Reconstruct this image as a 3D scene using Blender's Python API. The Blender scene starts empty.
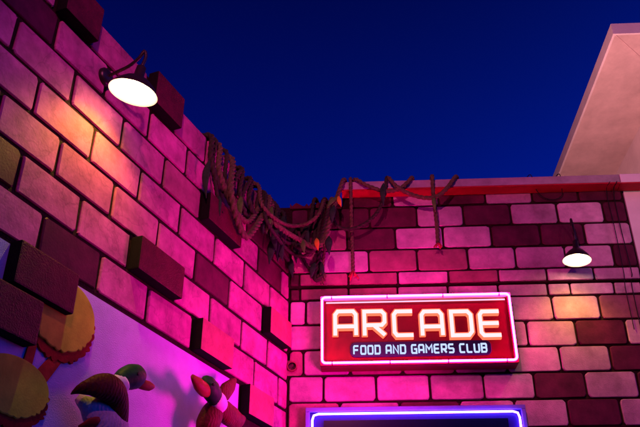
import bpy, bmesh, math, random
from mathutils import Vector, Matrix

random.seed(7)
S = bpy.context.scene
COL = S.collection

# ------------------------------------------------------------------ camera
CAM_Z, FOC, PITCH = 1.6, 780.0, math.radians(30)
cd = bpy.data.cameras.new('camera')
cd.sensor_width = 36.0
cd.lens = FOC / 640 * 36.0
cd.clip_end = 3000
cam = bpy.data.objects.new('camera', cd)
COL.objects.link(cam)
cam.location = (0, 0, CAM_Z)
cam.rotation_euler = (math.radians(90) + PITCH, 0, 0)
S.camera = cam

# ------------------------------------------------------------------ dusk sky
W = bpy.data.worlds.new('World')
S.world = W
W.use_nodes = True
wn, wl = W.node_tree.nodes, W.node_tree.links
bg = wn['Background']
sky = wn.new('ShaderNodeTexSky')
sky.sky_type = 'NISHITA'
sky.sun_disc = False
sky.sun_elevation = math.radians(-4.0)
sky.sun_rotation = math.radians(100)
sky.ozone_density = 6.0
tint = wn.new('ShaderNodeMix')
tint.data_type = 'RGBA'
tint.blend_type = 'MULTIPLY'
tint.inputs[0].default_value = 1.0
tint.inputs[7].default_value = (0.02, 0.60, 1.55, 1)
wl.new(sky.outputs[0], tint.inputs[6])
tcw = wn.new('ShaderNodeTexCoord')
sep = wn.new('ShaderNodeSeparateXYZ'); wl.new(tcw.outputs['Generated'], sep.inputs[0])
hz = wn.new('ShaderNodeMapRange'); hz.inputs[1].default_value = 0.50; hz.inputs[2].default_value = 0.76
hz.inputs[3].default_value = 1.45; hz.inputs[4].default_value = 0.50
wl.new(sep.outputs['Z'], hz.inputs[0])
sx_ = wn.new('ShaderNodeMapRange'); sx_.inputs[1].default_value = -0.4; sx_.inputs[2].default_value = 0.4
sx_.inputs[3].default_value = 0.80; sx_.inputs[4].default_value = 1.15
wl.new(sep.outputs['X'], sx_.inputs[0])
mg = wn.new('ShaderNodeMath'); mg.operation = 'MULTIPLY'; wl.new(hz.outputs[0], mg.inputs[0]); wl.new(sx_.outputs[0], mg.inputs[1])
gr_ = wn.new('ShaderNodeMix'); gr_.data_type = 'RGBA'; gr_.blend_type = 'MULTIPLY'; gr_.inputs[0].default_value = 1.0
wl.new(tint.outputs[2], gr_.inputs[6]); wl.new(mg.outputs[0], gr_.inputs[7])
wl.new(gr_.outputs[2], bg.inputs[0])
bg.inputs[1].default_value = 5.0

# ------------------------------------------------------------------ exposure
S.view_settings.view_transform = 'Standard'
S.view_settings.look = 'None'
S.view_settings.exposure = 0.0
S.view_settings.gamma = 1.0
S.view_settings.use_curve_mapping = False
S.cycles.max_bounces = 6
S.cycles.use_denoising = True
S.cycles.sample_clamp_indirect = 4.0

# ------------------------------------------------------------------ wall frames
D0, YL, YB = 6.5, math.radians(22.5), math.radians(3)
DB = Vector((math.cos(YB), -math.sin(YB), 0)); NB = Vector((-math.sin(YB), -math.cos(YB), 0))
DL = Vector((math.sin(YL), math.cos(YL), 0)); NL = Vector((math.cos(YL), -math.sin(YL), 0))
CORNER = Vector((-0.2834, 6.5149, 0))
ROT_B, ROT_L = -YB, math.pi / 2 - YL
CAM = Vector((0, 0, CAM_Z))

# flood lights of the yard that wash the walls (their fixtures are outside the frame)
def spot(name, loc, target, energy, color, size, radius, blend=0.6):
    l = bpy.data.lights.new(name, 'SPOT')
    l.energy, l.color, l.spot_size, l.shadow_soft_size, l.spot_blend = energy, color, math.radians(size), radius, blend
    o = bpy.data.objects.new(name, l)
    COL.objects.link(o)
    o.location = loc
    o.rotation_euler = (Vector(target) - Vector(loc)).to_track_quat('-Z', 'Y').to_euler()
    return o
spot('pink_floodlight', (-0.4, 0.3, 5.8), (2.0, 6.4, 5.0), 860, (1.0, 0.12, 0.34), 108, 0.05, 1.0)
spot('magenta_floodlight', (0.85, 5.1, 3.0), (-0.55, 5.9, 3.7), 300, (1.0, 0.0, 0.40), 140, 0.25, 0.9)
spot('neighbour_floodlight', (3.6, 1.2, 4.6), (3.35, 6.3, 5.35), 270, (1.0, 0.52, 0.52), 34, 0.20, 1.0)
spot('eave_uplight', (2.6, 7.0, 5.8), (4.2, 9.0, 8.7), 600, (1.0, 0.38, 0.40), 150, 0.10, 0.9)

def ray(px, py):
    x = (px - 320) / FOC; y = -(py - 213.5) / FOC
    return Vector((x, math.cos(PITCH) - y * math.sin(PITCH), math.sin(PITCH) + y * math.cos(PITCH)))
def wall_hit(px, py, n, off, d):
    p0 = CORNER + n * off
    r = ray(px, py)
    X = CAM + r * ((p0 - CAM).dot(n) / r.dot(n))
    return (X - CORNER).dot(d), X.z
def B(px, py, off=0.0): return wall_hit(px, py, NB, off, DB)     # place on the back wall: metres right of the corner, height
def L(px, py, off=0.0): return wall_hit(px, py, NL, off, DL)     # the same on the left wall (negative towards the viewer)
def BW(x, z, off=0.0): return CORNER + DB * x + NB * off + Vector((0, 0, z))
def LW(x, z, off=0.0): return CORNER + DL * x + NL * off + Vector((0, 0, z))

# ------------------------------------------------------------------ materials
MATS = {}
def mat(name, color, rough=0.6, noise=0.25, scale=6.0, bump=0.15, bscale=60.0, metal=0.0, cracks=0.0, tint_attr=False, emit=None, spec=0.12, grime=0.0, wave=0.0):
    if name in MATS: return MATS[name]
    m = bpy.data.materials.new(name); m.use_nodes = True
    n, l = m.node_tree.nodes, m.node_tree.links
    p = n['Principled BSDF']
    p.inputs['Roughness'].default_value = rough
    p.inputs['Metallic'].default_value = metal
    p.inputs['Specular IOR Level'].default_value = spec
    tc = n.new('ShaderNodeTexCoord')
    nz = n.new('ShaderNodeTexNoise'); nz.inputs['Scale'].default_value = scale; nz.inputs['Detail'].default_value = 6; nz.inputs['Roughness'].default_value = 0.65
    l.new(tc.outputs['Object'], nz.inputs['Vector'])
    mr = n.new('ShaderNodeMapRange'); mr.inputs[1].default_value = 0.3; mr.inputs[2].default_value = 0.7
    mr.inputs[3].default_value = 1 - noise; mr.inputs[4].default_value = 1 + noise * 0.6
    l.new(nz.outputs['Fac'], mr.inputs[0])
    cur = mr.outputs[0]
    def times(a, b):
        k = n.new('ShaderNodeMath'); k.operation = 'MULTIPLY'; l.new(a, k.inputs[0]); l.new(b, k.inputs[1]); return k.outputs[0]
    if tint_attr:
        at = n.new('ShaderNodeAttribute'); at.attribute_name = 'tint'
        cur = times(cur, at.outputs['Fac'])
    if cracks:
        wz = n.new('ShaderNodeTexNoise'); wz.inputs['Scale'].default_value = 3.5; wz.inputs['Detail'].default_value = 5
        l.new(tc.outputs['Object'], wz.inputs['Vector'])
        add = n.new('ShaderNodeMixRGB'); add.blend_type = 'ADD'; add.inputs[0].default_value = 0.55
        l.new(tc.outputs['Object'], add.inputs[1]); l.new(wz.outputs['Color'], add.inputs[2])
        vo = n.new('ShaderNodeTexVoronoi'); vo.feature = 'DISTANCE_TO_EDGE'; vo.inputs['Scale'].default_value = 3.6
        l.new(add.outputs[0], vo.inputs['Vector'])
        vr = n.new('ShaderNodeMapRange'); vr.inputs[1].default_value = 0.0; vr.inputs[2].default_value = 0.035; vr.inputs[3].default_value = 1 - cracks; vr.inputs[4].default_value = 1.0
        l.new(vo.outputs['Distance'], vr.inputs[0])
        cur = times(cur, vr.outputs[0])
    if grime:
        gz = n.new('ShaderNodeTexNoise'); gz.inputs['Scale'].default_value = 1.6; gz.inputs['Detail'].default_value = 8; gz.inputs['Roughness'].default_value = 0.7
        l.new(tc.outputs['Object'], gz.inputs['Vector'])
        gr = n.new('ShaderNodeMapRange'); gr.inputs[1].default_value = 0.42; gr.inputs[2].default_value = 0.68; gr.inputs[3].default_value = 1.0; gr.inputs[4].default_value = 1 - grime
        l.new(gz.outputs['Fac'], gr.inputs[0])
        cur = times(cur, gr.outputs[0])
    mx = n.new('ShaderNodeMix'); mx.data_type = 'RGBA'; mx.blend_type = 'MULTIPLY'; mx.inputs[0].default_value = 1
    mx.inputs[6].default_value = (*color, 1)
    l.new(cur, mx.inputs[7])
    l.new(mx.outputs[2], p.inputs['Base Color'])
    if bump:
        bz = n.new('ShaderNodeTexNoise'); bz.inputs['Scale'].default_value = bscale; bz.inputs['Detail'].default_value = 4
        l.new(tc.outputs['Object'], bz.inputs['Vector'])
        bp = n.new('ShaderNodeBump'); bp.inputs['Strength'].default_value = bump; bp.inputs['Distance'].default_value = 0.01
        l.new(bz.outputs['Fac'], bp.inputs['Height']); l.new(bp.outputs[0], p.inputs['Normal'])
    if wave:
        wv = n.new('ShaderNodeTexWave'); wv.inputs['Scale'].default_value = wave; wv.inputs['Distortion'].default_value = 5.0; wv.inputs['Detail'].default_value = 3; wv.inputs['Detail Scale'].default_value = 2.0
        l.new(tc.outputs['Object'], wv.inputs['Vector'])
        b2 = n.new('ShaderNodeBump'); b2.inputs['Strength'].default_value = 0.28; b2.inputs['Distance'].default_value = 0.01
        l.new(wv.outputs['Fac'], b2.inputs['Height']); l.new(bp.outputs[0], b2.inputs['Normal']); l.new(b2.outputs[0], p.inputs['Normal'])
    if emit:
        p.inputs['Emission Color'].default_value = (*emit[0], 1); p.inputs['Emission Strength'].default_value = emit[1]
    MATS[name] = m
    return m
def glow(name, color, strength):
    if name in MATS: return MATS[name]
    m = bpy.data.materials.new(name); m.use_nodes = True
    n, l = m.node_tree.nodes, m.node_tree.links
    n.remove(n['Principled BSDF'])
    e = n.new('ShaderNodeEmission'); e.inputs[0].default_value = (*color, 1); e.inputs[1].default_value = strength
    l.new(e.outputs[0], n['Material Output'].inputs[0])
    MATS[name] = m
    return m

M_PALE = mat('pale_painted_brick', (0.56, 0.32, 0.46), 0.66, 0.38, 4.5, 0.30, 100, cracks=0.08, tint_attr=True, grime=0.42)
M_PINK = mat('pink_painted_brick', (0.50, 0.12, 0.29), 0.70, 0.45, 5, 0.20, 60, cracks=0.22, tint_attr=True, grime=0.42)
M_DARK = mat("dark_red_painted_brick", (0.088, 0.009, 0.038), 0.55, 0.45, 6, 0.16, 70, tint_attr=True, grime=0.3)
M_MID = mat('worn_rose_brick', (0.34, 0.11, 0.17), 0.6, 0.42, 5, 0.35, 80, tint_attr=True, grime=0.3)
M_GROUT = mat('dark_grout', (0.020, 0.007, 0.008), 0.9, 0.4, 30, 0.6, 60)
M_BLOCK = mat('dark_glitter_block', (0.095, 0.007, 0.026), 0.5, 0.4, 12, 0.7, 110, grime=0.3)
M_ROSE = mat('rose_block', (0.36, 0.09, 0.12), 0.55, 0.3, 10, 0.5, 90, grime=0.3)
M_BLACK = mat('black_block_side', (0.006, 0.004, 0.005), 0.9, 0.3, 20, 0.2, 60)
M_MURAL = mat('mural_blue_paint', (0.46, 0.42, 0.72), 0.75, 0.12, 5, 0.35, 130, grime=0.12)
M_COPING = mat('grey_coping', (0.40, 0.34, 0.36), 0.6, 0.25, 5, 0.25, 40, grime=0.35)
M_WHITE = mat('white_render', (0.74, 0.68, 0.68), 0.75, 0.08, 3, 0.2, 70, grime=0.12)
M_SOFFIT = mat('soffit_board', (0.66, 0.54, 0.50), 0.7, 0.14, 2, 0.1, 50, grime=0.22)
M_METAL = mat('black_lamp_metal', (0.018, 0.014, 0.014), 0.38, 0.3, 20, 0.1, 60, metal=0.2, spec=0.4)
M_ENAMEL = mat('white_enamel', (0.85, 0.80, 0.72), 0.4, 0.04, 10, 0.0)
M_ROPE = mat('weathered_rope', (0.11, 0.105, 0.045), 0.85, 0.45, 40, 0.5, 220)
M_ROPE2 = mat('dark_rope', (0.036, 0.045, 0.022), 0.85, 0.45, 40, 0.5, 220)
M_LEAF = mat('green_leaf', (0.08, 0.22, 0.035), 0.55, 0.4, 25, 0.2, 60)
M_LEAFD = mat('dark_leaf', (0.022, 0.060, 0.028), 0.6, 0.4, 25, 0.2, 60)
M_YELLOW = mat('yellow_leaf', (0.60, 0.34, 0.03), 0.5, 0.25, 20, 0.1, 60)
M_RED = mat('red_rag', (0.40, 0.03, 0.05), 0.8, 0.3, 30, 0.3, 120)
M_REDGLOW = mat('painted_red_glow', (0.42, 0.010, 0.026), 0.5, 0.2, 8, 0.15, 50)  # red sign light on the coping undersides, put into the colour
M_WIRE = mat('black_cable', (0.012, 0.011, 0.012), 0.5, 0.2, 30, 0.0)

# ------------------------------------------------------------------ mesh builder
class MB:
    def __init__(s): s.v, s.f, s.mi, s.sm, s.ti, s.mats = [], [], [], [], [], []
    def slot(s, m):
        if m not in s.mats: s.mats.append(m)
        return s.mats.index(m)
    def add(s, vs, fs, m, smooth=False, tint=1.0):
        o = len(s.v); k = s.slot(m)
        s.v += [tuple(v) for v in vs]
        for f in fs:
            s.f.append([i + o for i in f]); s.mi.append(k); s.sm.append(smooth); s.ti.append(tint)
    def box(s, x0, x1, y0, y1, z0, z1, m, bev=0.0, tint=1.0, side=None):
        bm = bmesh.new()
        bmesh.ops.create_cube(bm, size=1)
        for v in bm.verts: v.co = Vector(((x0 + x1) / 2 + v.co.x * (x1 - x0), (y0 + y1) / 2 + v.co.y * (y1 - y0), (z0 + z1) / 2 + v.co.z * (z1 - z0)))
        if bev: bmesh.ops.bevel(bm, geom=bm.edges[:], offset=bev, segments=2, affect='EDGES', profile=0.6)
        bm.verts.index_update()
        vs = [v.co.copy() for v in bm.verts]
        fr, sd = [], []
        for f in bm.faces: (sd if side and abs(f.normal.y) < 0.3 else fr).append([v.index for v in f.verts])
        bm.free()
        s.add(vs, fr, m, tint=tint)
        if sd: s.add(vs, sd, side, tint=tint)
    def slab(s, pts, y0, y1, m, bev=0.0, tint=1.0, side=None):
        """outline in the wall plane (x, z), counter-clockwise from the front; front at y0 (smaller), back at y1"""
        n = len(pts)
        c = (sum(p[0] for p in pts) / n, sum(p[1] for p in pts) / n)
        def inset(p):
            d = Vector((c[0] - p[0], c[1] - p[1])); d = d.normalized() * bev * 1.3 if d.length > 0 else d
            return p[0] + d.x, p[1] + d.y
        vs, fs = [], []
        if bev:
            vs += [(*(inset(p)[:1]), y0, inset(p)[1]) for p in pts]
            vs += [(p[0], y0 + bev, p[1]) for p in pts]
        else:
            vs += [(p[0], y0, p[1]) for p in pts]
        vs += [(p[0], y1, p[1]) for p in pts]
        rows = len(vs) // n
        s.add(vs, [list(range(n))], m, tint=tint)
        base = len(s.v) - len(vs)
        for r in range(rows - 1):
            k = s.slot(side or m) if (r == rows - 2) else s.slot(m)
            for i in range(n):
                j = (i + 1) % n
                s.f.append([base + r * n + i, base + (r + 1) * n + i, base + (r + 1) * n + j, base + r * n + j])
                s.mi.append(k); s.sm.append(False); s.ti.append(tint)
        s.f.append([base + (rows - 1) * n + i for i in range(n)][::-1]); s.mi.append(s.slot(side or m)); s.sm.append(False); s.ti.append(tint)
    def tube(s, path, r, m, sides=10, closed=False, lobes=0, pitch=0.09, taper=None, cap=True):
        P = [Vector(p) for p in path]
        n = len(P)
        T = []
        for i in range(n):
            a = P[(i - 1) % n] if (closed or i > 0) else P[i]
            b = P[(i + 1) % n] if (closed or i < n - 1) else P[i]
            T.append((b - a).normalized())
        ref = Vector((0, 0, 1)) if abs(T[0].z) < 0.9 else Vector((1, 0, 0))
        N = (ref - T[0] * ref.dot(T[0])).normalized()
        vs, d = [], 0.0
        for i in range(n):
            if i: d += (P[i] - P[i - 1]).length
            N = N - T[i] * N.dot(T[i])
            N = N.normalized() if N.length > 1e-6 else T[i].orthogonal().normalized()
            Bn = T[i].cross(N)
            rr = r * (taper(i / (n - 1)) if taper else 1)
            for k in range(sides):
                th = 2 * math.pi * k / sides
                q = rr
                if lobes: q = rr * (0.62 + 0.44 * abs(math.cos(lobes * 0.5 * (th - d / pitch * 2 * math.pi))))
                vs.append(P[i] + (N * math.cos(th) + Bn * math.sin(th)) * q)
        fs = []
        for i in range(n if closed else n - 1):
            a, b = i * sides, ((i + 1) % n) * sides
            for k in range(sides):
                k2 = (k + 1) % sides
                fs.append([a + k, a + k2, b + k2, b + k])
        if cap and not closed:
            fs.append(list(range(sides))[::-1]); fs.append([(n - 1) * sides + k for k in range(sides)])
        s.add(vs, fs, m, smooth=True)
    def lathe(s, prof, m, M=None, sides=40, smooth=True):
        """profile [(r, z)] turned about z, moved by matrix M"""
        vs, fs = [], []
        for r, z in prof:
            for k in range(sides):
                a = 2 * math.pi * k / sides
                v = Vector((r * math.cos(a), r * math.sin(a), z))
                vs.append(M @ v if M else v)
        for i in range(len(prof) - 1):
            for k in range(sides):
                k2 = (k + 1) % sides
                fs.append([i * sides + k, i * sides + k2, (i + 1) * sides + k2, (i + 1) * sides + k])
        s.add(vs, fs, m, smooth=smooth)
    def loft(s, secs, m, sides=20):
        """secs: list of (centre, axis_a, axis_b) ellipses"""
        vs, fs = [], []
        for c, a, b in secs:
            for k in range(sides):
                t = 2 * math.pi * k / sides
                vs.append(Vector(c) + Vector(a) * math.cos(t) + Vector(b) * math.sin(t))
        for i in range(len(secs) - 1):
            for k in range(sides):
                k2 = (k + 1) % sides
                fs.append([i * sides + k, i * sides + k2, (i + 1) * sides + k2, (i + 1) * sides + k])
        fs.append(list(range(sides))[::-1]); fs.append([(len(secs) - 1) * sides + k for k in range(sides)])
        s.add(vs, fs, m, smooth=True)
    def build(s, name, parent=None, recalc=True, **props):
        me = bpy.data.meshes.new(name)
        me.from_pydata(s.v, [], s.f)
        for m in s.mats: me.materials.append(m)
        me.polygons.foreach_set('material_index', s.mi)
        me.polygons.foreach_set('use_smooth', s.sm)
        at = me.attributes.new('tint', 'FLOAT', 'FACE'); at.data.foreach_set('value', s.ti)
        if recalc:
            bm = bmesh.new(); bm.from_mesh(me); bmesh.ops.recalc_face_normals(bm, faces=bm.faces[:]); bm.to_mesh(me); bm.free()
        me.update()
        o = bpy.data.objects.new(name, me); COL.objects.link(o)
        if parent: o.parent = parent
        for k, v in props.items(): o[k] = v
        return o
def thing(name, label, cat, loc=(0, 0, 0), rotz=0.0, group=None):
    o = bpy.data.objects.new(name, None); COL.objects.link(o)
    o.location = loc; o.rotation_euler = (0, 0, rotz); o.empty_display_size = 0.1
    o['label'] = label; o['category'] = cat
    if group: o['group'] = group
    return o
def tag(o, label, cat, group=None):
    o['label'] = label; o['category'] = cat
    if group: o['group'] = group
    return o
def spline(pts, step=0.03, closed=False):
    P = [Vector(p) for p in pts]; out = []
    n = len(P)
    for i in range(n if closed else n - 1):
        g = (lambda k: P[k % n]) if closed else (lambda k: P[min(max(k, 0), n - 1)])
        a, b, c, d = g(i - 1), g(i), g(i + 1), g(i + 2)
        m = max(2, int((c - b).length / step))
        for j in range(m):
            t = j / m
            out.append(0.5 * ((2 * b) + (c - a) * t + (2 * a - 5 * b + 4 * c - d) * t * t + (3 * b - a - 3 * c + d) * t ** 3))
    if not closed: out.append(P[-1])
    return out
def rrect(x0, x1, z0, z1, r, seg=4, jit=0.0):
    out = []
    for cx, cz, a0 in ((x1 - r, z0 + r, -90), (x1 - r, z1 - r, 0), (x0 + r, z1 - r, 90), (x0 + r, z0 + r, 180)):
        for k in range(seg + 1):
            a = math.radians(a0 + 90 * k / seg)
            out.append((cx + r * math.cos(a) + random.uniform(-jit, jit), cz + r * math.sin(a) + random.uniform(-jit, jit)))
    return out

# ------------------------------------------------------------------ ground
g = MB(); g.add([(-60, -40, 0), (60, -40, 0), (60, 80, 0), (-60, 80, 0)], [[0, 1, 2, 3]], mat('asphalt', (0.05, 0.05, 0.052), 0.85, 0.3, 2, 0.4, 80))
g.build('ground', kind='structure')

# ------------------------------------------------------------------ back wall
TYPES = {'p': M_PALE, 'd': M_DARK, 'm': M_MID}
back = thing('brick_wall', 'brick wall behind the arcade sign, pale and dark red bricks with rounded corners', 'wall', CORNER, ROT_B)
STEP_Z, STEP = 4.562, 0.045
core = MB()
core.box(-0.35, 3.150, 0.004, 0.30, 0, STEP_Z, M_GROUT)
core.box(-0.35, 3.150, -STEP, 0.30, STEP_Z, 5.40, M_GROUT)
core.box(0.50, 3.150, -STEP, 0.30, 5.40, 5.56, M_GROUT)
core.build('wall_core', back)
face = MB()
def brick(mb, x0, x1, z0, z1, t, w, rad, gap, thick=0.018, jit=0.0):
    if x1 - x0 < 0.05: return
    r = min(rad, (x1 - x0) / 3)
    mb.slab(rrect(x0 + gap, x1 - gap, z0 + gap, z1 - gap, r, 3, jit), -w - thick, -w + 0.002, TYPES[t], bev=0.006, tint=random.uniform(0.78, 1.12))
XE = 3.150
def row(z0, z1, py, spec, w, rad=0.027):
    """spec: px boundaries with the type of the brick on their right"""
    for (a, t), nxt in zip(spec, spec[1:]):
        if t == ' ': continue
        x0 = 0.012 if a == 'C' else min(B(a, py)[0], XE)
        x1 = XE if nxt[0] == 'E' else min(B(nxt[0], py)[0], XE)
        brick(face, x0, x1, z0, z1, t, w, rad, 0.0095, jit=0.0028)
up, lo = STEP, 0.0
row(5.37, 5.555, 198, [(350, 'd'), (392, 'p'), (437.5, 'd'), (484, 'p'), (530.5, 'd'), (576.5, 'd'), (620, 'd'), ('E', ' ')], up)
row(5.143, 5.37, 219, [('C', 'd'), (309, 'd'), (340, 'd'), (369.5, 'd'), (416.5, 'p'), (462.5, 'd'), (510, 'p'), (556.5, 'p'), (602.5, 'd'), ('E', ' ')], up)
row(4.915, 5.143, 240, [('C', 'd'), (319, 'm'), (347, 'd'), (395, 'p'), (442.5, 'p'), (490.5, 'd'), (539.5, 'd'), (583.5, 'p'), (631.5, 'd'), ('E', ' ')], up)
row(4.688, 4.915, 262, [('C', 'm'), (319, 'p'), (368.5, 'm'), (416.8, 'm'), (467, 'p'), (514.5, 'p'), (564.5, 'p'), (612.5, 'd'), ('E', ' ')], up)
row(STEP_Z, 4.688, 278, [('C', 'd'), (300, 'm'), (348.5, 'm'), (397.5, 'p'), (447.7, 'm'), (497.5, 'p'), (545.5, 'p'), (592.5, 'p'), ('E', ' ')], up, 0.010)
row(4.44, STEP_Z - 0.002, 290, [('C', 'd'), (300, 'm'), (348.5, 'm'), (397.5, 'p'), (447.7, 'p'), (498, 'p'), (547.5, 'p'), (570, 'p'), (614, 'p'), ('E', ' ')], lo, 0.010)
row(4.205, 4.44, 309, [('C', 'p'), (306, 'p'), (352, 'm'), (402, 'p'), (452, 'p'), (503, 'p'), (552.5, 'p'), (599.5, 'm'), ('E', ' ')], lo)
row(3.968, 4.205, 334, [('C', 'p'), (322, 'p'), (374, 'm'), (424, 'm'), (475, 'p'), (527, 'p'), (576, 'd'), (626.5, 'p'), ('E', ' ')], lo)
row(3.738, 3.968, 360, [('C', 'm'), (303.5, 'p'), (350, 'm'), (402, 'm'), (454, 'p'), (506, 'p'), (560, 'p'), (610.5, 'd'), ('E', ' ')], lo)
row(3.508, 3.738, 386, [('C', 'p'), (323.5, 'p'), (376, 'p'), (429.7, 'p'), (483.5, 'p'), (534, 'd'), (585.5, 'p'), (638, 'd'), ('E', ' ')], lo)
row(3.275, 3.508, 412, [('C', 'm'), (340, 'p'), (400, 'd'), (460, 'p'), (515, 'p'), (567.5, 'd'), (620.7, 'p'), ('E', ' ')], lo)
zz = 3.275
while zz > 0.1:
    x = 0.012 - random.uniform(0, 0.3)
    while x < XE:
        ln = random.uniform(0.42, 0.5)
        brick(face, max(x, 0.012), min(x + ln, XE), zz - 0.23, zz, random.choice('pppdm'), lo, 0.035, 0.0115)
        x += ln
    zz -= 0.23
face.build('brick_facing', back)
# rough broken edge of the lower wall top beside the corner
rb = MB()
n = 26
top = [(0.0 + 0.52 * i / n, 5.40 + random.uniform(-0.008, 0.035)) for i in range(n + 1)]
rb.slab([(0.0, 5.372), (0.495, 5.372)] + [(min(x, 0.495), z) for x, z in top[::-1]], -STEP - 0.03, 0.28, M_BLOCK)
rb.build('broken_top', back)
# coping along the wall head, two lengths butted at the change of wall
cp = MB()
zt, zb = B(500, 177.6, 0.20)[1], B(500, 185.2, 0.20)[1]
cp.box(0.50, 3.10, -0.20, 0.36, zb, zt, M_COPING, bev=0.008)
cp.build('coping', back)
ru = MB(); ru.box(0.50, 3.10, -0.197, -0.06, zb - 0.012, zb - 0.0005, M_REDGLOW); ru.build('red_glow_strip', back)  # strip added under the coping, coloured as the sign's red light on it

# ------------------------------------------------------------------ white neighbour building with its wide eave
ZE = 8.7
def plan(px, py, z):
    r = ray(px, py); X = CAM + r * ((z - CAM_Z) / r.z)
    return (X - CORNER).dot(DB), -(X - CORNER).dot(NB)
ex, ey = plan(613, 33, ZE)
wx, _ = plan(628, 150, ZE)
nb_ = thing('white_building', 'white rendered building right of the brick wall under a wide boxed eave', 'building', CORNER, ROT_B)
wb = MB()
wb.box(3.165, 9.0, -0.05, 0.32, 0, 5.56, M_WHITE)
wb.box(3.152, 3.163, -0.03, 0.30, 0, 5.555, M_BLACK)
wb.box(wx, wx + 9, ey + (wx - ex), ey + 16, 0, ZE + 0.05, M_WHITE)
wb.build('wall', nb_)
c2 = MB(); c2.box(3.106, 9.0, -0.20, 0.36, zb - 0.004, zt + 0.004, M_WHITE, bev=0.008); c2.build('coping', nb_)
ru = MB(); ru.box(3.106, 9.0, -0.197, -0.06, zb - 0.016, zb - 0.0045, M_REDGLOW); ru.build('red_glow_strip', nb_)  # the same red light painted under the neighbour's coping
sf = MB()
sf.add([(ex + .03, ey + .03, ZE), (ex + 9, ey + .03, ZE), (wx + 9, ey + (wx - ex), ZE), (wx, ey + (wx - ex), ZE)], [[0, 1, 2, 3]], M_SOFFIT)
sf.add([(ex + .03, ey + .03, ZE), (wx, ey + (wx - ex), ZE), (wx, ey + 16, ZE), (ex + .03, ey + 16, ZE)], [[0, 1, 2, 3]], M_SOFFIT)
sf.build('soffit', nb_)
fa = MB()
fa.box(ex, ex + 9, ey, ey + .03, ZE - 0.015, ZE + 0.16, M_WHITE)
fa.box(ex, ex + .03, ey + .03, ey + 16, ZE - 0.015, ZE + 0.16, M_WHITE)
fa.build('fascia', nb_)
rf = MB(); rf.box(ex + .03, ex + 9, ey + .03, ey + 16, ZE + 0.10, ZE + 0.155, M_COPING); rf.build('roof', nb_)
mi = MB(); mi.tube([(ex + .03, ey + .03, ZE), (wx, ey + (wx - ex), ZE)], 0.012, M_SOFFIT, 6); mi.build('mitre_batten', nb_)


# ------------------------------------------------------------------ left wall
left = thing('brick_wall', 'tall left wall of pale pink bricks with raised dark blocks above a mural', 'wall', CORNER, ROT_L)
core = MB()
core.box(-7.0, 0.10, 0.004, 0.30, 3.44, 5.185, M_GROUT)
core.box(-7.0, 0.10, 0.006, 0.30, 0, 3.44, M_GROUT)
core.build('wall_core', left)
mu = MB()
mx1 = L(238, 385)[0]
mu.slab([(-6.5, 1.6), (mx1, 1.6), (mx1, 3.415), (-6.5, 3.415)], -0.008, 0.02, M_MURAL)
mu.build('mural_panel', left)
TYPES['p'] = M_PINK
face = MB()
ZL = [5.195, 4.94, 4.69, 4.44, 4.19, 3.94, 3.69, 3.44, 3.19, 2.94]
BLOCKS = []
def lrow(i, spec):
    z1, z0 = ZL[i], ZL[i + 1]
    xs = []
    for (px, py), t in spec:
        xs.append((L(px, py)[0] if px is not None else -0.012, t))
    for (x0, t), (x1, _) in zip(xs, xs[1:]):
        if t == ' ': continue
        if t in 'DR':
            BLOCKS.append((x0, x1, z0, z1, t)); continue
        brick(face, x0, x1, z0, z1, t, 0.0, 0.014, 0.0145, 0.012, 0.0045)
    return xs[0][0]
def lead(i, x, types):
    z1, z0 = ZL[i], ZL[i + 1]
    for t in types:
        brick(face, x - 0.47, x, z0, z1, t, 0.0, 0.014, 0.0145, 0.012, 0.0045); x -= 0.47
END = ((None, None), ' ')
x = lrow(0, [((56, 0), 'D'), ((90, 38), 'p'), ((146, 86), 'D'), ((174, 118), 'p'), ((205, 152), 'p'), ((237, 188), 'm'), ((263, 216), 'd'), END]); lead(0, x, 'pdpp')
x = lrow(1, [((7, -28), 'd'), ((55, 34), 'p'), ((106, 80), 'p'), ((148.5, 125), 'p'), ((186, 160), 'p'), ((216, 192), 'm'), ((246, 222), 'd'), ((272, 250), 'd'), END]); lead(1, x, 'pdp')
x = lrow(2, [((14.5, 34), 'p'), ((72.5, 88), 'p'), ((121.5, 133), 'p'), ((163, 172), 'm'), ((199.5, 205), 'D'), ((233, 238), 'p'), ((257, 262), 'd'), ((280.5, 284), 'p'), END]); lead(2, x, 'pdpp')
x = lrow(3, [((36.5, 93), 'p'), ((91.5, 145), 'p'), ((138.5, 184), 'p'), ((179, 220), 'p'), ((213.5, 251), 'p'), ((243, 277), 'p'), ((269, 298), 'p'), END]); lead(3, x, 'ppdp')
x = lrow(4, [((57, 157), 'p'), ((112, 196), 'p'), ((156.7, 236), 'p'), ((194, 266), 'd'), ((228, 294), 'p'), ((261, 325), 'R'), ((283, 342), 'p'), END]); lead(4, x, 'pppd')
x = lrow(5, [((17, 173), 'p'), ((78, 216), 'p'), ((128.5, 250), 'D'), ((174, 282), 'p'), ((208.7, 312), 'p'), ((240.5, 333), 'p'), ((266.5, 352), 'p'), END]); lead(5, x, 'dpp')
x = lrow(6, [((39, 235), 'd'), ((98, 273), 'p'), ((146, 304), 'p'), ((190.5, 335), 'R'), ((224, 355), 'p'), ((253.2, 372), 'p'), ((277.2, 391), 'p'), END]); lead(6, x, 'pdp')
lrow(7, [((3, 262), 'D'), ((65, 296), ' '), ((239, 400), 'R'), ((265, 412), 'p'), END])
lrow(8, [((-30, 300), 'D'), ((29, 322), ' '), ((262, 430), 'p'), END])
z = 2.94
while z > 0.2:
    x = -0.012
    while x > mx1 + 0.06:
        brick(face, max(x - 0.42, mx1), x, z - 0.25, z, 'p', 0.0, 0.014, 0.0105, 0.012, 0.003); x -= 0.42
    z -= 0.25
face.build('brick_facing', left)
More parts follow.
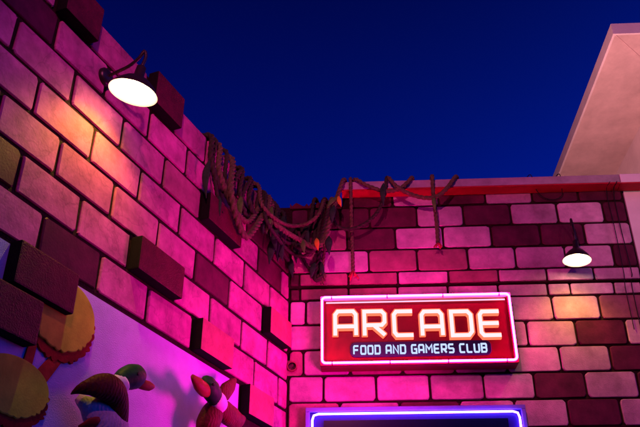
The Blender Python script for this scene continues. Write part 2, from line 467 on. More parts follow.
for x0, x1, z0, z1, t in BLOCKS:
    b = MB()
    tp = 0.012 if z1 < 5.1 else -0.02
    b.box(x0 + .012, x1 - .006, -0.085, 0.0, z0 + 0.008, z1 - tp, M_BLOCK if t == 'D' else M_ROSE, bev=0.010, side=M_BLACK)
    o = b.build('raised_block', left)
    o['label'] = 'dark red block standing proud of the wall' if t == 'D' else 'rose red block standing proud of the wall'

# ------------------------------------------------------------------ mural trees (cut-out boards)
M_OLIVE = mat('ochre_crown_paint', (0.44, 0.52, 0.035), 0.85, 0.35, 6, 0.12, 90)
M_RUST = mat('rust_border_paint', (0.26, 0.022, 0.012), 0.85, 0.3, 12, 0.3, 60)
M_TRUNK = mat('orange_trunk_paint', (0.42, 0.06, 0.02), 0.85, 0.3, 12, 0.3, 60)
def crown(cx, cz, rx, rz, teeth, depth, a0, a1):
    """ellipse whose arc a0..a1 is scalloped"""
    pts = []
    for k in range(180):
        a = 2 * k
        rr = 1.0 + 0.02 * math.sin(3 * math.radians(a)) 
        if a0 <= a <= a1 or a0 <= a + 360 <= a1:
            a_ = a if a >= a0 else a + 360
            ph = (a_ - a0) / (a1 - a0) * teeth
            rr += depth * (0.75 + 0.35 * math.sin(2.3 * ph + rx * 40)) * (abs(math.sin(math.pi * (ph + 0.22 * math.sin(1.9 * ph)))) ** 0.8 - 0.3)
        pts.append((cx + rx * rr * math.cos(math.radians(a)), cz + rz * rr * math.sin(math.radians(a))))
    return pts
def cutout_tree(label, ext, trunk):
    l_, r_, t_, b_ = ext
    cy = (t_ + b_) / 2
    xa, xb = L(l_, cy, .03)[0], L(r_, cy, .03)[0]; cx = (xa + xb) / 2
    za, zb2 = L((l_ + r_) / 2, t_, .03)[1], L((l_ + r_) / 2, b_, .03)[1]; cz = (za + zb2) / 2
    rx, rz = (xb - xa) / 2, (za - zb2) / 2
    t = thing('tree_cutout', label, 'mural tree', LW(cx, cz, 0.008), ROT_L, 'cut-out trees on the mural')
    b = MB(); b.slab(crown(0.006, -0.04, rx, rz, 16, 0.10, 176, 380), -0.016, 0.0, M_RUST); b.build('crown_border', t)
    b = MB(); b.slab(crown(0.0, 0.0, rx * 0.97, rz * 0.95, 13, 0.07, 180, 360), -0.030, -0.017, M_OLIVE, bev=0.004); b.build('crown', t)
    b = MB()
    for q, (pts, w) in enumerate(trunk):
        P = [Vector((p[0], 0, p[1])) for p in pts]
        lft, rgt = [], []
        for i, p in enumerate(P):
            d = (P[min(i + 1, len(P) - 1)] - P[max(i - 1, 0)]).normalized()
            nn = Vector((-d.z, 0, d.x)) * w * (1.25 - 0.45 * i / (len(P) - 1))
            lft.append((p.x + nn.x, p.z + nn.z)); rgt.append((p.x - nn.x, p.z - nn.z))
        b.slab(rgt + lft[::-1], -0.008 - 0.002 * q, 0.0, M_TRUNK)
    b.build('trunk', t)
cutout_tree('upper tree cut-out with rounded ochre crown, half behind the dark raised block', (24, 97, 272, 352),
            [([(-0.20, -0.9), (-0.13, -0.55), (-0.05, -0.36), (0.06, -0.2)], 0.045), ([(-0.13, -0.5), (-0.17, -0.36), (-0.15, -0.2)], 0.032)])
cutout_tree('lower tree cut-out with rounded ochre crown at the bottom left of the mural', (-26, 51, 352, 418),
            [([(-0.02, -0.9), (0.0, -0.5), (0.0, -0.2)], 0.06)])

# ------------------------------------------------------------------ mallard wall sculptures
M_BROWN = mat('brown_feather_paint', (0.085, 0.012, 0.008), 0.6, 0.5, 14, 0.3, 50, wave=15.0)
M_GREENH = mat('mallard_green_paint', (0.018, 0.085, 0.025), 0.5, 0.3, 12, 0.2, 60)
M_BELLY = mat('grey_belly_paint', (0.46, 0.42, 0.46), 0.6, 0.35, 10, 0.2, 50, wave=16.0)
M_BILL = mat('orange_bill_paint', (0.24, 0.035, 0.018), 0.5, 0.2, 12, 0.1, 60)
M_EYE = mat('black_eye', (0.01, 0.01, 0.01), 0.2, 0.1, 10, 0)
M_RINGW = mat('white_neck_paint', (0.78, 0.74, 0.74), 0.5, 0.1, 10, 0.1)
def along(pts, radii, m, flat=0.7, sides=20, up=None):
    """a body lofted along points (x, y, z): radii across the wall plane, flattened towards it"""
    mb = MB(); P = spline(pts, 0.02); n = len(P); secs = []
    for i, p in enumerate(P):
        d = (P[min(i + 1, n - 1)] - P[max(i - 1, 0)]).normalized()
        a = Vector((0, 1, 0)); a = (a - d * a.dot(d)).normalized(); b = d.cross(a)
        t = i / (n - 1) * (len(radii) - 1); k = min(int(t), len(radii) - 2); r = radii[k] + (radii[k + 1] - radii[k]) * (t - k)
        secs.append((p, a * r * flat, b * r))
    mb.loft(secs, m, sides)
    return mb
def duck(label, ox, oy, off, spec):
    x0, z0 = L(ox, oy, off)
    t = thing('duck_sculpture', label, 'duck sculpture', LW(x0, z0, 0.0), ROT_L, 'mallard sculptures fixed to the mural')
    def P(px, py, w):
        x, z = L(px, py, w); return (x - x0, -w, z - z0)
    made = {}
    for name, pts, radii, m, flat, par in spec:
        o = along([P(*p) for p in pts], radii, m, flat).build(name, made.get(par, t))
        made[name] = o
    return t
duck('mallard sculpture with green head turned right and brown back, left of the pair', 118, 395, 0.12, [
    ('body', [(77, 397, .10), (86, 404, .13), (97, 413, .15), (107, 424, .16), (114, 440, .15), (116, 456, .12)], [.02, .075, .105, .115, .10, .05], M_BELLY, .8, None),
    ('wing', [(71, 394, .13), (78, 390, .17), (88, 387, .20), (99, 386, .22), (109, 388, .23), (116, 395, .23), (119, 408, .22), (120, 424, .20), (119, 442, .16)], [.004, .034, .060, .074, .074, .064, .054, .046, .02], M_BROWN, .75, None),
    ('neck_ring', [(116, 387, .21), (119, 384.5, .215), (122, 382, .22)], [.054, .060, .056], M_RINGW, .9, None),
    ('head', [(118, 384, .22), (123, 379.5, .22), (130, 377, .225), (136, 376.5, .225), (140, 378, .225), (142.5, 380, .225)], [.046, .060, .070, .068, .050, .014], M_GREENH, .85, None),
    ('bill', [(138, 382, .22), (143, 384.5, .23), (149, 386, .235), (154, 386.5, .235)], [.034, .030, .028, .010], M_BILL, .6, None),
    ('eye', [(136.6, 373.8, .278), (138.0, 374.1, .280)], [.009, .009], M_EYE, .8, 'head'),
    ('foot', [(83, 428, .12), (92, 423, .17), (100, 419, .20)], [.04, .034, .014], M_BILL, .4, None)])
duck('mallard sculpture with bill raised to the left and wings lifted, right of the pair', 218, 402, 0.12, [
    ('body', [(205, 440, .13), (208, 424, .17), (214, 411, .18), (219, 403, .18)], [.06, .095, .085, .05], M_BROWN, .75, None),
    ('wing', [(217, 404, .20), (224, 411, .20), (232, 417, .19), (239, 420, .17), (245, 418, .14)], [.05, .080, .075, .05, .01], M_BROWN, .6, None),
    ('neck_ring', [(220, 406, .21), (217.5, 402, .215), (214.5, 397, .22)], [.060, .066, .056], M_RINGW, .9, None),
    ('head', [(217, 402, .22), (213, 394, .22), (209, 387, .22), (206, 380, .22), (205, 376, .22)], [.048, .064, .070, .056, .016], M_GREENH, .85, None),
    ('bill', [(208, 391, .22), (202, 388, .235), (196.5, 382, .24), (192, 376, .24)], [.040, .050, .044, .014], M_BILL, .65, None),
    ('eye', [(212.5, 384.2, .275), (213.8, 384.8, .277)], [.009, .009], M_EYE, .8, 'head'),
    ('wing', [(217, 402, .18), (224, 393, .19), (231, 386, .18), (236, 379, .15)], [.04, .062, .046, .008], M_BROWN, .45, None)])

# ------------------------------------------------------------------ gooseneck lamps
M_BULB = glow('warm_bulb', (1.0, 0.62, 0.28), 60.0)
def barn_lamp(label, wallfn, world, rot, n, base_px, mouth_px, off, diam, ncam, energy):
    bx, bz = wallfn(*base_px)
    origin = world(bx, bz, 0.0)
    t = thing('gooseneck_lamp', label, 'wall lamp', origin, rot, 'gooseneck lamps on the brick walls')
    inv = Matrix.Translation(origin) @ Matrix.Rotation(rot, 4, 'Z'); inv.invert()
    mx_, mz_ = wallfn(mouth_px[0], mouth_px[1], off)
    mouth = world(mx_, mz_, off)
    R = cam.rotation_euler.to_matrix()
    vdir = (CAM - mouth).normalized()
    right = (R @ Vector((1, 0, 0))); upv = (R @ Vector((0, 1, 0)))
    right = (right - vdir * right.dot(vdir)).normalized(); upv = vdir.cross(right)
    if upv.dot(R @ Vector((0, 1, 0))) < 0: upv = -upv
    axis = (right * ncam[0] + upv * ncam[1] + vdir * ncam[2]).normalized()       # way the shade opens
    z = -axis
    q = z.to_track_quat('Z', 'Y').to_matrix().to_4x4()
    M = inv @ Matrix.Translation(mouth) @ q
    r = diam / 2
    sh = MB()
    outer = [(r * 1.03, 0.0), (r * 1.0, 0.014), (r * .86, 0.045), (r * .58, 0.085), (r * .30, 0.112), (r * .22, 0.125), (r * .20, 0.19), (r * .12, 0.20), (0.001, 0.20)]
    sh.lathe(outer, M_METAL, M, 44)
    sh.build('shade', t)
    inn = MB()
    inn.lathe([(r * 1.03, 0.0), (r * .97, 0.006), (r * .83, 0.040), (r * .55, 0.080), (r * .28, 0.106), (0.001, 0.110)], M_ENAMEL, M, 44)
    so = inn.build('shade_lining', t)
    bu = MB()
    bu.lathe([(0.001, 0.020), (0.018, 0.024), (0.030, 0.040), (0.032, 0.055), (0.024, 0.078), (0.014, 0.098), (0.001, 0.104)], M_BULB, M, 20)
    bu.build('bulb', t)
    pl = MB()
    Mp = Matrix.Rotation(math.radians(90), 4, 'X')
    pl.lathe([(0.062, -0.003), (0.062, 0.028), (0.050, 0.042), (0.022, 0.050), (0.001, 0.052)], M_METAL, Mp, 28)
    pl.build('wall_plate', t)
    top = M @ Vector((0, 0, 0.20)); top2 = M @ Vector((0, 0, 0.25))
    k = top2 - top
    mid = Vector((top2.x * 0.45, top2.y * 0.55, max(top2.z + 0.02, 0.16)))
    ar = MB()
    if ncam[0] < -0.1:
        pts = [(0, -0.04, 0), (top2.x * .10, -0.09, 0.012), (top2.x * 0.40, top2.y * .62, top2.z * .5 + .01), (top2.x * 0.62, top2.y * .85, top2.z + .03), (top2.x * .86, top2.y * .97, top2.z + .075), top2 + Vector((0.012, 0, 0.03)), top]
    else:
        pts = [(0, -0.04, 0), (top2.x * .15, -0.10, 0.03), (top2.x * .5, -0.14, 0.13), (top2.x * .8, top2.y * .75, 0.19), (top2.x, top2.y, top2.z + 0.05), top]
    ar.tube(spline(pts, 0.015), 0.011, M_METAL, 10)
    ar.build('gooseneck_arm', t)
    l = bpy.data.lights.new('lamp_light', 'SPOT'); l.spot_size = math.radians(136); l.spot_blend = 0.8; l.energy = energy; l.color = (1.0, 0.62, 0.0); l.shadow_soft_size = 0.03
    lo_ = bpy.data.objects.new('lamp_light', l); COL.objects.link(lo_); lo_.parent = t; lo_.matrix_local = M @ Matrix.Translation((0, 0, 0.012))
    l2 = bpy.data.lights.new('lamp_glow', 'POINT'); l2.energy = energy * 0.05; l2.color = (1.0, 0.75, 0.45); l2.shadow_soft_size = 0.02
    g2 = bpy.data.objects.new('lamp_glow', l2); COL.objects.link(g2); g2.parent = t; g2.location = M @ Vector((0, 0, 0.012))
    return t
barn_lamp('lit black gooseneck lamp on the tall left wall', L, LW, ROT_L, NL, (103, 78), (133, 93), 0.26, 0.295, (-.30, -.82, .48), 46.0)
barn_lamp('lit black gooseneck lamp on the brick wall right of the arcade sign', B, BW, ROT_B, NB, (575.5, 249), (577, 260.5), 0.30, 0.235, (.06, -.88, .46), 26.0)

# ------------------------------------------------------------------ arcade sign
N_PINK = glow('pink_neon', (1.0, 0.010, 0.26), 92.0)
N_WARM = glow('warm_letter_neon', (1.0, 0.19, 0.20), 4.8)
N_EDGE = glow('amber_letter_edge', (1.0, 0.115, 0.06), 2.2)
N_BLUE = glow('pale_blue_letter', (0.50, 0.62, 1.0), 1.3)
N_VIOLET = glow('violet_neon', (0.20, 0.06, 1.0), 44.0)
M_CAB = mat('red_cabinet', (0.14, 0.008, 0.018), 0.4, 0.15, 8, 0.05, 60)
M_RIM = mat('pale_sign_rim', (0.75, 0.6, 0.6), 0.4, 0.1, 8, 0.05, 60)
M_FACE = mat('red_sign_face', (0.085, 0.001, 0.006), 0.4, 0.35, 9, 0.05, 60, emit=((1.0, 0.0, 0.02), 0.10))
M_PLATE = mat('navy_plate', (0.012, 0.010, 0.045), 0.35, 0.1, 8, 0.0)
SO = 0.15
sx0, sz1 = B(320.5, 298, SO); sx1, _ = B(508.5, 297, SO); _, sz0 = B(321, 367, SO)
sx1 = (sx1 + B(520, 363, SO)[0]) / 2
sign = thing('arcade_sign', 'glowing red neon sign reading ARCADE with a pink tube border', 'neon sign', BW(sx0, sz0), ROT_B)
SW, SH = sx1 - sx0, sz1 - sz0
c = MB(); c.box(0, SW, -SO + 0.012, -0.001, 0, SH, M_CAB, bev=0.006); c.build('cabinet', sign)
c = MB(); ry = -SO - 0.035
c.box(0, SW, ry, -SO + 0.011, SH - 0.034, SH, M_RIM, bev=0.003); c.box(0, SW, ry, -SO + 0.011, 0, 0.034, M_CAB, bev=0.003)
c.box(0, 0.034, ry, -SO + 0.011, 0.0345, SH - 0.0345, M_CAB, bev=0.003); c.box(SW - 0.034, SW, ry, -SO + 0.011, 0.0345, SH - 0.0345, M_CAB, bev=0.003)
c.build('rim', sign)
c = MB(); c.box(0.0345, SW - 0.0345, -SO, -SO + 0.011, 0.0345, SH - 0.0345, M_FACE); c.build('sign_face', sign)
c = MB()
c.tube([(p[0], ry - 0.013, p[1]) for p in rrect(0.016, SW - 0.016, 0.018, SH - 0.016, 0.03, 4)], 0.0098, N_PINK, 8, closed=True)
nbd = c.build('neon_border', sign)
c = MB(); c.tube([(0.05, -SO - 0.013, SH - 0.055), (SW / 2, -SO - 0.013, SH - 0.055), (SW - 0.05, -SO - 0.013, SH - 0.055)], 0.007, glow('pale_rim_glow', (1.0, 0.25, 0.38), 2.6), 8); c.build('glow_tube', sign)  # added glowing strip, stands for the lit underside of the top rim
for k in range(8):
    c = MB(); fx = 0.1 + (SW - 0.2) * (k % 4) / 3; fz = 0.018 if k < 4 else SH - 0.016
    c.box(fx - .005, fx + .005, ry - 0.022, ry - 0.0005, fz - 0.0145, fz + 0.0145, M_CAB); c.build('tube_clip', nbd)
G = {
 'A': [[(0, 0), (0, .86), (.13, 1), (.87, 1), (1, .86), (1, 0)], [(0, .36), (1, .36)]],
 'R': [[(0, 0), (0, 1), (.86, 1), (1, .88), (1, .54), (.86, .42), (0, .42)], [(.45, .42), (1, 0)]],
 'C': [[(1, 1), (.13, 1), (0, .87), (0, .13), (.13, 0), (1, 0)]],
 'D': [[(0, 0), (0, 1), (.84, 1), (1, .85), (1, .15), (.84, 0), (0, 0)]],
 'E': [[(1, 1), (.13, 1), (0, .87), (0, .13), (.13, 0), (1, 0)], [(0, .5), (.93, .5)]],
 'F': [[(1, 1), (.13, 1), (0, .87), (0, 0)], [(0, .5), (.9, .5)]],
 'O': [[(.13, 0), (0, .13), (0, .87), (.13, 1), (.87, 1), (1, .87), (1, .13), (.87, 0), (.13, 0)]],
 'N': [[(0, 0), (0, 1), (1, 0), (1, 1)]],
 'G': [[(1, 1), (.13, 1), (0, .87), (0, .13), (.13, 0), (1, 0), (1, .5), (.5, .5)]],
 'M': [[(0, 0), (0, 1), (.5, .45), (1, 1), (1, 0)]],
 'S': [[(1, 1), (.13, 1), (0, .9), (0, .6), (.13, .5), (.87, .5), (1, .4), (1, .1), (.87, 0), (0, 0)]],
 'L': [[(0, 1), (0, .13), (.13, 0), (1, 0)]],
 'U': [[(0, 1), (0, .13), (.13, 0), (.87, 0), (1, .13), (1, 1)]],
 'B': [[(0, 0), (0, 1), (.85, 1), (1, .88), (1, .62), (.88, .52), (1, .42), (1, .13), (.86, 0), (0, 0)], [(0, .52), (.88, .52)]],
}
def stroke(mb, pts, w, y0, y1, m):
    """flat mitred stroke extruded from y0 (front) to y1"""
    P = [Vector(p) for p in pts]; n = len(P); closed = (P[0] - P[-1]).length < 1e-6
    if closed: P = P[:-1]; n -= 1
    a, b = [], []
    for i in range(n):
        d0 = (P[i] - P[i - 1]).normalized() if (i or closed) else (P[1] - P[0]).normalized()
        d1 = (P[(i + 1) % n] - P[i]).normalized() if (i < n - 1 or closed) else d0
        n0, n1 = Vector((-d0.y, d0.x)), Vector((-d1.y, d1.x))
        mm = (n0 + n1); mm = mm.normalized() if mm.length > 1e-4 else n0
        k = min(1.6, 1 / max(0.3, mm.dot(n0)))
        a.append(P[i] + mm * w / 2 * k); b.append(P[i] - mm * w / 2 * k)
    vs = []
    for y in (y0, y1):
        for i in range(n): vs.append((a[i].x, y, a[i].y)); vs.append((b[i].x, y, b[i].y))
    fs = []; o = 2 * n
    for i in range(n if closed else n - 1):
        j = (i + 1) % n
        fs += [[2*i, 2*j, 2*j+1, 2*i+1], [o+2*i, o+2*i+1, o+2*j+1, o+2*j], [2*i, o+2*i, o+2*j, 2*j], [2*i+1, 2*j+1, o+2*j+1, o+2*i+1]]
    if not closed:
        fs += [[0, 1, o + 1, o], [2*n-2, o+2*n-2, o+2*n-1, 2*n-1]]
    mb.add(vs, fs, m)
def place(px, py, w): 
    x, z = B(px, py, w); return x - sx0, z - sz0
LXS = [(332, 358.5), (361, 387), (390.5, 415), (418, 444), (447.5, 473), (476, 501.5)]
for ch, (a, b) in zip('ARCADE', LXS):
    sw = 0.052
    x0, zt_ = place(a, 308.5, SO + .05); x1, _ = place(b, 308.5, SO + .05); _, zb_ = place(a, 338, SO + .05)
    x0 += sw / 2; x1 -= sw / 2; zt_ -= sw / 2; zb_ += sw / 2
    bo = MB(); tu = MB()
    for q, st in enumerate(G[ch]):
        pts = [(x0 + (x1 - x0) * u, zb_ + (zt_ - zb_) * v) for u, v in st]
        # lengthen free ends to the full letter height
        stroke(bo, pts, sw, -SO - 0.040 - 0.0015 * q, -SO - 0.0005 - .0005 * q, N_EDGE)
        stroke(tu, pts, sw * 0.62, -SO - 0.046 - 0.0015 * q, -SO - 0.0385 - .0015 * q, N_WARM)
    lo_ = bo.build('letter', sign); tu.build('glow_tube', lo_)
px0, pz1 = place(350, 342.5, SO + .02); px1, _ = place(491, 342.5, SO + .02); _, pz0 = place(350, 357, SO + .02)
c = MB(); c.slab(rrect(px0, px1, pz0, pz1, 0.045, 5), -SO - 0.02, -SO - 0.0003, M_PLATE, bev=0.004); plate = c.build('tagline_plate', sign)
tx0, tz1 = place(352.5, 345.2, SO + .03); tx1, _ = place(487.5, 345.2, SO + .03); _, tz0 = place(352.5, 354.6, SO + .03)
txt = 'FOOD AND GAMERS CLUB'
wid = [0.55 if ch == ' ' else (1.15 if ch in 'M' else 1.0) for ch in txt]
unit = (tx1 - tx0) / sum(wid); cur = tx0
for ch, wd in zip(txt, wid):
    if ch != ' ':
        mb = MB(); sw = 0.013
        a, b = cur + sw / 2 + unit * 0.07, cur + unit * wd - sw / 2 - unit * 0.07
        for q, st in enumerate(G[ch]):
            stroke(mb, [(a + (b - a) * u, tz0 + sw / 2 + (tz1 - tz0 - sw) * v) for u, v in st], sw, -SO - 0.030 - .0008 * q, -SO - 0.019, N_BLUE)
        mb.build('letter', plate)
    cur += unit * wd

# ------------------------------------------------------------------ entrance with violet neon surround
DO = 0.12
dx0, dz1 = B(305.5, 407.5, DO); dx1, _ = B(525, 403.5, DO)
door = thing('neon_doorway', 'dark glazed entrance outlined with a violet neon tube below the arcade sign', 'doorway', BW(dx0, 0), ROT_B)
DW = dx1 - dx0
M_DFR = mat('blue_violet_frame', (0.16, 0.14, 0.50), 0.4, 0.12, 8, 0.05, 60)
M_DGL = mat('dark_door_glass', (0.004, 0.004, 0.012), 0.12, 0.2, 3, 0.0, spec=0.6)
c = MB()
fw = 0.035
c.box(0, DW, -DO, -0.001, dz1 - fw, dz1, M_DFR, bev=0.004)
c.box(0, fw, -DO, -0.001, 0, dz1 - fw - .001, M_DFR, bev=0.004); c.box(DW - fw, DW, -DO, -0.001, 0, dz1 - fw - .001, M_DFR, bev=0.004)
c.build('frame', door)
c = MB(); c.box(fw, DW - fw, -DO + 0.03, -0.02, 0, dz1 - fw, mat('violet_panel', (0.012, 0.008, 0.085), 0.35, 0.15, 6, 0.05, 60)); c.build('back_panel', door)
c = MB(); c.box(0.15, DW - 0.15, -DO + 0.010, -DO + 0.028, 0, dz1 - 0.108, M_DGL); c.build('glass', door)
c = MB()
zq = dz1 - fw - 0.022; xq = fw + 0.022
c.tube(spline([(xq, -DO - 0.004, 0.1), (xq, -DO - 0.004, 1.5), (xq, -DO - .004, zq - 0.05)], .1) + [(xq + .012, -DO - .004, zq - .012), (xq + .05, -DO - .004, zq)] +
       [(DW - xq - .05, -DO - .004, zq), (DW - xq - .012, -DO - .004, zq - .012), (DW - xq, -DO - .004, zq - .05), (DW - xq, -DO - .004, 1.5), (DW - xq, -DO - .004, .1)], 0.0085, N_VIOLET, 8)
c.build('glow_tube', door)

# ------------------------------------------------------------------ ropes, leaves
RG = 'ropes draped over the wall tops'
def LP(px, py, w): return LW(*L(px, py, w), w)
def BP(px, py, w): return BW(*B(px, py, w), w)
def leaf(mb, p, d, ln, wd, m):
    """a bent lens-shaped leaf from p towards d"""
    d = Vector(d).normalized(); a = d.cross(Vector((0.3, 1, 0.1))).normalized(); b = d.cross(a)
    secs = []
    for i in range(9):
        t = i / 8; w = wd * math.sin(math.pi * min(0.98, max(0.04, t ** 0.8)))
        secs.append((Vector(p) + d * ln * t + b * 0.12 * ln * math.sin(math.pi * t), a * w, b * max(0.003, w * 0.16)))
    mb.loft(secs, m, 10)
def rope(label, pts, r=0.021, m=None, leaves=(), tassel=None, name='rope'):
    m = m or M_ROPE
    P = spline(pts, 0.008)
    mb = MB(); mb.tube(P, r * 1.08, m, 18, lobes=3, pitch=r * 7.5)
    o = tag(mb.build(name), label, 'rope', RG)
    for px, d, ln, wd, lm in leaves:
        lb = MB(); leaf(lb, px, d, ln, wd, lm); lb.build('leaf', o)
    if tassel:
        tb = MB(); e = P[-1]; n_, ln, tm = tassel
        for k in range(n_):
            a = 2 * math.pi * k / n_; s_ = random.uniform(.6, 1.3)
            tb.tube(spline([e, e + Vector((math.cos(a) * .02, math.sin(a) * .012, -.35 * ln * s_)), e + Vector((math.cos(a) * .045 * s_, math.sin(a) * .02, -ln * s_))], .02), 0.007, tm, 6)
        tb.build('frayed_end', o)
    return o
DN = Vector((0, 0, -1))
def lt(x_px, back_=0.06):       # a point lying on the top of the left wall
    x, _ = L(x_px, 1.11 * x_px - 91.5)
    return LW(x, 5.215, -back_)
def ct(x_px, back_=0.06):       # a point on the coping of the back wall
    x, _ = B(x_px, 178, 0.2)
    return BW(x, zt + 0.02, 0.2 - back_)
# loops hung on the left wall
rope('short rope loop furthest left on the left wall top', [lt(206, .12), lt(207.5, -.03), LP(211, 158, .05), LP(218, 183, .06), LP(227, 192, .07), LP(233, 184, .06), LP(237.5, 175, .05), lt(239, -.02), lt(240, .12)], .022, M_ROPE2,
     [(LP(209.5, 160, .08), DN, .34, .032, M_LEAFD)])
rope('middle rope loop on the left wall, beside the furthest left loop', [lt(214, .12), lt(215.5, -.03), LP(219, 170, .08), LP(228, 197, .09), LP(238, 215, .10), LP(248, 222, .10), LP(256, 213, .09), lt(262, -.03), lt(263, .12)], .022, M_ROPE)
rope('lowest hanging rope loop on the left wall', [lt(227, .12), lt(228.5, -.03), LP(231, 190, .13), LP(237, 219, .14), LP(246, 237, .14), LP(255, 228, .14), LP(264, 214, .12), lt(269, -.03), lt(270, .12)], .024, M_ROPE)
rope('dark rope loop with long green leaf near the corner end of the left wall', [lt(246, .12), lt(247.5, -.03), LP(249, 199, .08), LP(256, 217, .10), LP(266, 223, .09), LP(272, 217, .08), lt(275, -.03), lt(276, .12)], .020, M_ROPE2,
     [(LP(272, 206, .16), DN, .30, .03, M_LEAF)])
rope('bundle of dark leaves on a dark cord hanging in the corner', [lt(272, .12), lt(273.5, -.04), LP(275, 228, .10), LP(276.5, 243, .10), LP(277, 254, .09)], .022, M_ROPE2,
     [(LP(273, 220, .13), Vector((.12, 0, -1)), .30, .045, M_LEAFD), (LP(280, 222, .13), Vector((-.05, 0, -1)), .36, .045, M_LEAFD), (LP(276, 236, .12), Vector((-.18, 0, -1)), .28, .04, M_LEAFD), (LP(279, 236, .12), Vector((.16, 0, -1)), .25, .04, M_LEAFD), (LP(283, 216, .12), Vector((.1, 0, -1)), .28, .04, M_LEAFD)], name='leafy_cord')
# across the corner
rope('rope slung across the corner from left wall to coping with yellow and dark leaves', [lt(262, .14), lt(263.5, -.05), LP(268, 214, .14), LP(282, 229, .22), BP(300, 240, .36), BP(316, 247, .34), BP(325, 237, .32), BP(333, 210, .30), BP(340, 189, .27), ct(344, -.01), ct(345, .14)], .021, M_ROPE,
     [(BP(316.5, 238, .38), Vector((.12, 0, -1)), .125, .024, M_YELLOW), (BP(329, 236, .36), Vector((.02, 0, -1)), .19, .034, M_LEAFD), (BP(334, 205, .36), Vector((-.1, 0, -1)), .2, .03, M_LEAFD), (BP(338, 196, .32), Vector((.25, 0, -1)), .12, .022, M_YELLOW), (BP(337, 197, .31), Vector((-.5, 0, -.6)), .15, .026, M_LEAF), (LP(271, 217, .18), Vector((-.2, 0, -1)), .16, .026, M_LEAF), (BP(303, 240, .38), Vector((.1, 0, -1)), .14, .024, M_LEAF)])
rope('lower dark rope slung across the corner to the broken wall top', [lt(268, .14), lt(270, -.05), LP(277, 229, .12), BP(288, 240, .22), BP(301, 248, .26), BP(314, 250, .26), BP(322, 236, .22), BP(327, 216, .16), BW(.40, 5.455, .09), BW(.41, 5.46, -.08)], .019, M_ROPE2)
rope('thin rope slung across the corner above the others', [lt(250, .14), lt(252, -.05), LP(262, 205, .15), LP(280, 222, .22), BP(296, 226, .30), BP(310, 222, .28), BP(320, 212, .22), BW(.33, 5.455, .10), BW(.33, 5.46, -.08)], .016, M_ROPE)
rope('knotted bunch of rope ends hanging in the corner left of the sign top', [BW(.32, 5.46, -.10), BW(.325, 5.462, .06), BP(319.5, 214, .13), BP(319, 232, .12), BP(319.5, 250, .12), BP(318, 264, .11), BP(314.5, 274, .11), BP(316.5, 280, .12), BP(321, 277, .13), BP(322, 270, .13)], .022, M_ROPE2,
     [(BP(315, 262, .14), Vector((-.2, 0, -1)), .17, .03, M_LEAFD), (BP(321, 262, .14), Vector((.2, 0, -1)), .15, .022, M_LEAFD)], (6, .09, M_ROPE))
tg = thing('rope_tangle', 'tangle of thin dark ropes and leaves bunched up in the corner of the walls', 'ropes', LW(-.15, 5.215, -.05), 0)
inv = Matrix.Translation(-LW(-.15, 5.215, -.05))
def strand(pts, r_, m, leaves=(), frayed=False):
    mb = MB(); P = [inv @ p for p in spline(pts, 0.01)]
    mb.tube(P, r_ * 1.08, m, 15, lobes=3, pitch=r_ * 7.5)
    o = mb.build('strand', tg)
    for p, d, ln, wd, lm in leaves:
        lb = MB(); leaf(lb, inv @ p, d, ln, wd, lm); lb.build('leaf', o)
    if frayed:
        fb = MB(); e = P[-1]
        for k in range(5): fb.tube([e, e + Vector((random.uniform(-.02, .02), random.uniform(-.02, .02), -.04)), e + Vector((random.uniform(-.05, .05), random.uniform(-.03, .03), -.09))], .006, m, 6)
        fb.build('frayed_end', o)
bt = lambda x, b_: BW(x + (0.07 if b_ < 0 else 0.0), 5.445 if b_ > 0 else 5.41, b_ + .02)
strand([lt(266, .12), lt(267.5, -.05), LP(271, 222, .10), LP(279, 237, .14), BP(291, 243, .2), BP(303, 236, .2), BP(310, 222, .16), bt(.24, .10), bt(.22, -.1)], .017, M_ROPE2)
strand([lt(258, .12), lt(259.5, -.05), LP(265, 216, .17), LP(276, 236, .20), BP(290, 252, .24), BP(304, 256, .22), BP(315, 246, .2), BP(320, 222, .15), bt(.33, .1), bt(.33, -.1)], .015, M_ROPE2)
strand([lt(277, .1), lt(278.5, -.05), LP(281, 238, .09), LP(282.5, 252, .10), BP(289, 262, .12), BP(293, 272, .12)], .018, M_ROPE2, [(BP(291, 258, .14), Vector((.1, 0, -1)), .2, .03, M_LEAFD), (LP(281, 240, .12), Vector((-.1, 0, -1)), .22, .035, M_LEAFD)])
strand([LP(284, 236, .06), BP(296, 226, .12), BP(301, 226, .13), BP(303, 238, .13), BP(308, 252, .12), BP(313, 244, .13), BP(316, 226, .12), BP(322, 218, .12), bt(.34, .09), bt(.30, -.1)], .016, M_ROPE2, [(BP(305, 226, .17), Vector((.2, 0, -1)), .2, .032, M_LEAFD)])
strand([bt(.40, -.1), bt(.40, .1), BP(326, 222, .14), BP(325, 244, .13), BP(323, 262, .12), BP(322, 275, .11)], .015, M_ROPE, (), True)
strand([lt(279, .1), lt(280.5, -.04), LP(284, 234, .1), BP(294, 230, .12), BP(297, 236, .13), BP(299, 250, .12), BP(306, 264, .12), BP(312, 272, .11)], .014, M_ROPE2, [(BP(298, 240, .15), Vector((-.05, 0, -1)), .24, .034, M_LEAFD)])
strand([lt(253, .12), lt(254.5, -.04), LP(257, 206, .06), LP(262, 226, .08), LP(269, 233, .09), LP(273, 226, .08), lt(274, -.04), lt(275, .1)], .016, M_ROPE2, [(LP(262, 214, .1), Vector((.1, 0, -1)), .2, .03, M_LEAFD)])
strand([lt(220, .12), lt(221.5, -.04), LP(225, 176, .05), LP(230, 203, .06), LP(239, 206, .06), LP(244, 192, .06), lt(246, -.04), lt(247, .12)], .017, M_ROPE2)
strand([lt(236, .12), lt(237.5, -.04), LP(240, 192, .06), LP(245, 214, .07), LP(253, 219, .07), LP(258, 206, .06), lt(260, -.04), lt(261, .12)], .018, M_ROPE2, [(LP(241, 196, .09), Vector((.05, 0, -1)), .2, .028, M_LEAF)])
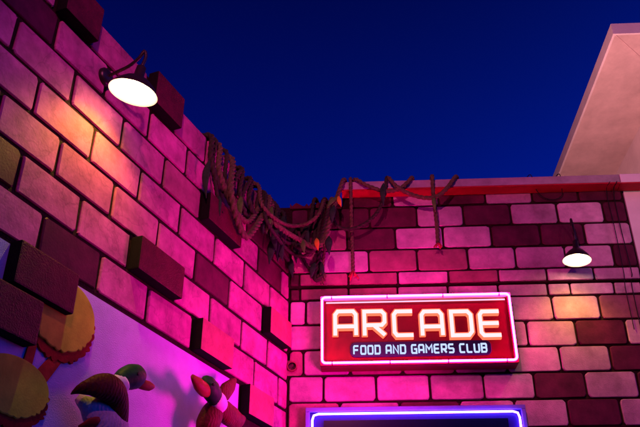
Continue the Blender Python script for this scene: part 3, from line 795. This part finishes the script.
strand([lt(209.5, .12), lt(211, -.04), LP(213, 160, .04), LP(216, 188, .05), LP(219, 204, .05)], .015, M_ROPE2, [(LP(219, 196, .07), Vector((.1, 0, -1)), .18, .03, M_LEAFD)], True)
# back wall
rope('straight rope with a red frayed end hanging above the left half of the sign', [ct(350, .14), ct(350.5, -.02), BP(351, 200, .20), BP(351.5, 225, .13), BP(352.5, 250, .11), BP(353, 271, .10)], .016, M_ROPE, (), (6, .07, M_RED))
rope('deep rope swag under the left end of the coping', [ct(387, .14), ct(386.5, -.02), BP(384, 197, .24), BP(376, 214, .23), BP(361, 226, .22), BP(345, 229, .21), BP(334, 221, .20), BW(.46, 5.452, .10), BW(.45, 5.456, -.08)], .016, M_ROPE2,
     [(BP(383.5, 183, .27), Vector((-.04, 0, -1)), .26, .028, M_LEAFD)])
rope('shallow rope swag along the left end of the coping', [ct(353, .14), ct(355, -.01), BP(367, 185.5, .24), BP(384, 191, .24), BP(398, 189.5, .24), BP(407, 183, .24), ct(412, -.01), ct(413, .13)], .018, M_ROPE)
rope('longest rope swag on the coping, right of the others', [ct(385.5, .13), ct(388, -.02), BP(396, 186, .25), BP(410, 194, .25), BP(426, 198, .25), BP(438, 196, .25), BP(448, 187, .25), ct(456, -.01), ct(458, .13)], .019, M_ROPE)
rope('rightmost straight rope with a green leaf hanging down from the coping', [ct(431.5, .13), ct(432, -.03), BP(433, 190, .235), BP(435, 208, .20), BP(437, 226, .18), BP(438, 243, .17)], .018, M_ROPE,
     [(BP(433.5, 196, .25), Vector((.03, 0, -1)), .17, .02, M_LEAF)], (6, .05, M_RED))

# ------------------------------------------------------------------ cables and small fixtures
def cable(label, pts, r, name='cable'):
    mb = MB(); mb.tube(spline(pts, 0.03), r, M_WIRE, 8); return tag(mb.build(name), label, 'cable', 'loose cables on the back wall')
cx_ = 3.03
cable('vertical black cable down the right end of the brick wall, nearer the edge', [ct(622, .1), BW(cx_ + .03, zb - .01, .205), BW(cx_ + .03, 5.45, .085), BW(cx_ + .025, 5.1, .08), BW(cx_ + .035, 4.60, .08), BW(cx_ + .03, 4.5, .03), BW(cx_ + .03, 3.2, .03)], .0042)
cable('vertical black cable beside the right lamp, further from the wall edge', [ct(617, .1), BW(cx_ - .035, zb - .01, .205), BW(cx_ - .035, 5.45, .085), BW(cx_ - .03, 5.05, .08), BW(cx_ - .035, 4.60, .08), BW(cx_ - .03, 4.5, .03), BW(cx_ - .03, 4.1, .03)], .0035)
cable('thin wire looping below the coping above the right lamp', [ct(527, .12), ct(531, -.004), BP(537, 191, .12), BP(545, 198, .085), BP(555, 199.5, .085), BP(561.5, 196, .085), BP(562, 190, .12), ct(560, -.004), ct(556, .12)], .004)
v = thing('wall_vent', 'small round dark pipe opening in the corner beside the sign', 'vent', BW(*B(292.5, 368), 0.016), ROT_B)
c = MB(); c.lathe([(0.042, 0.0), (0.046, 0.03), (0.040, 0.036), (0.034, 0.034)], mat('rusty_collar', (0.22, 0.06, 0.06), 0.6, 0.4, 20, 0.4, 70), Matrix.Rotation(math.radians(90), 4, 'X'), 24); c.build('collar', v)
c = MB(); c.lathe([(0.034, 0.034), (0.032, 0.004), (0.0005, 0.004)], M_BLACK, Matrix.Rotation(math.radians(90), 4, 'X'), 24); c.build('opening', v)
c = MB(); c.box(-.055, .055, -.004, 0.0, -.075, .06, M_MID); c.build('mounting_plate', v)
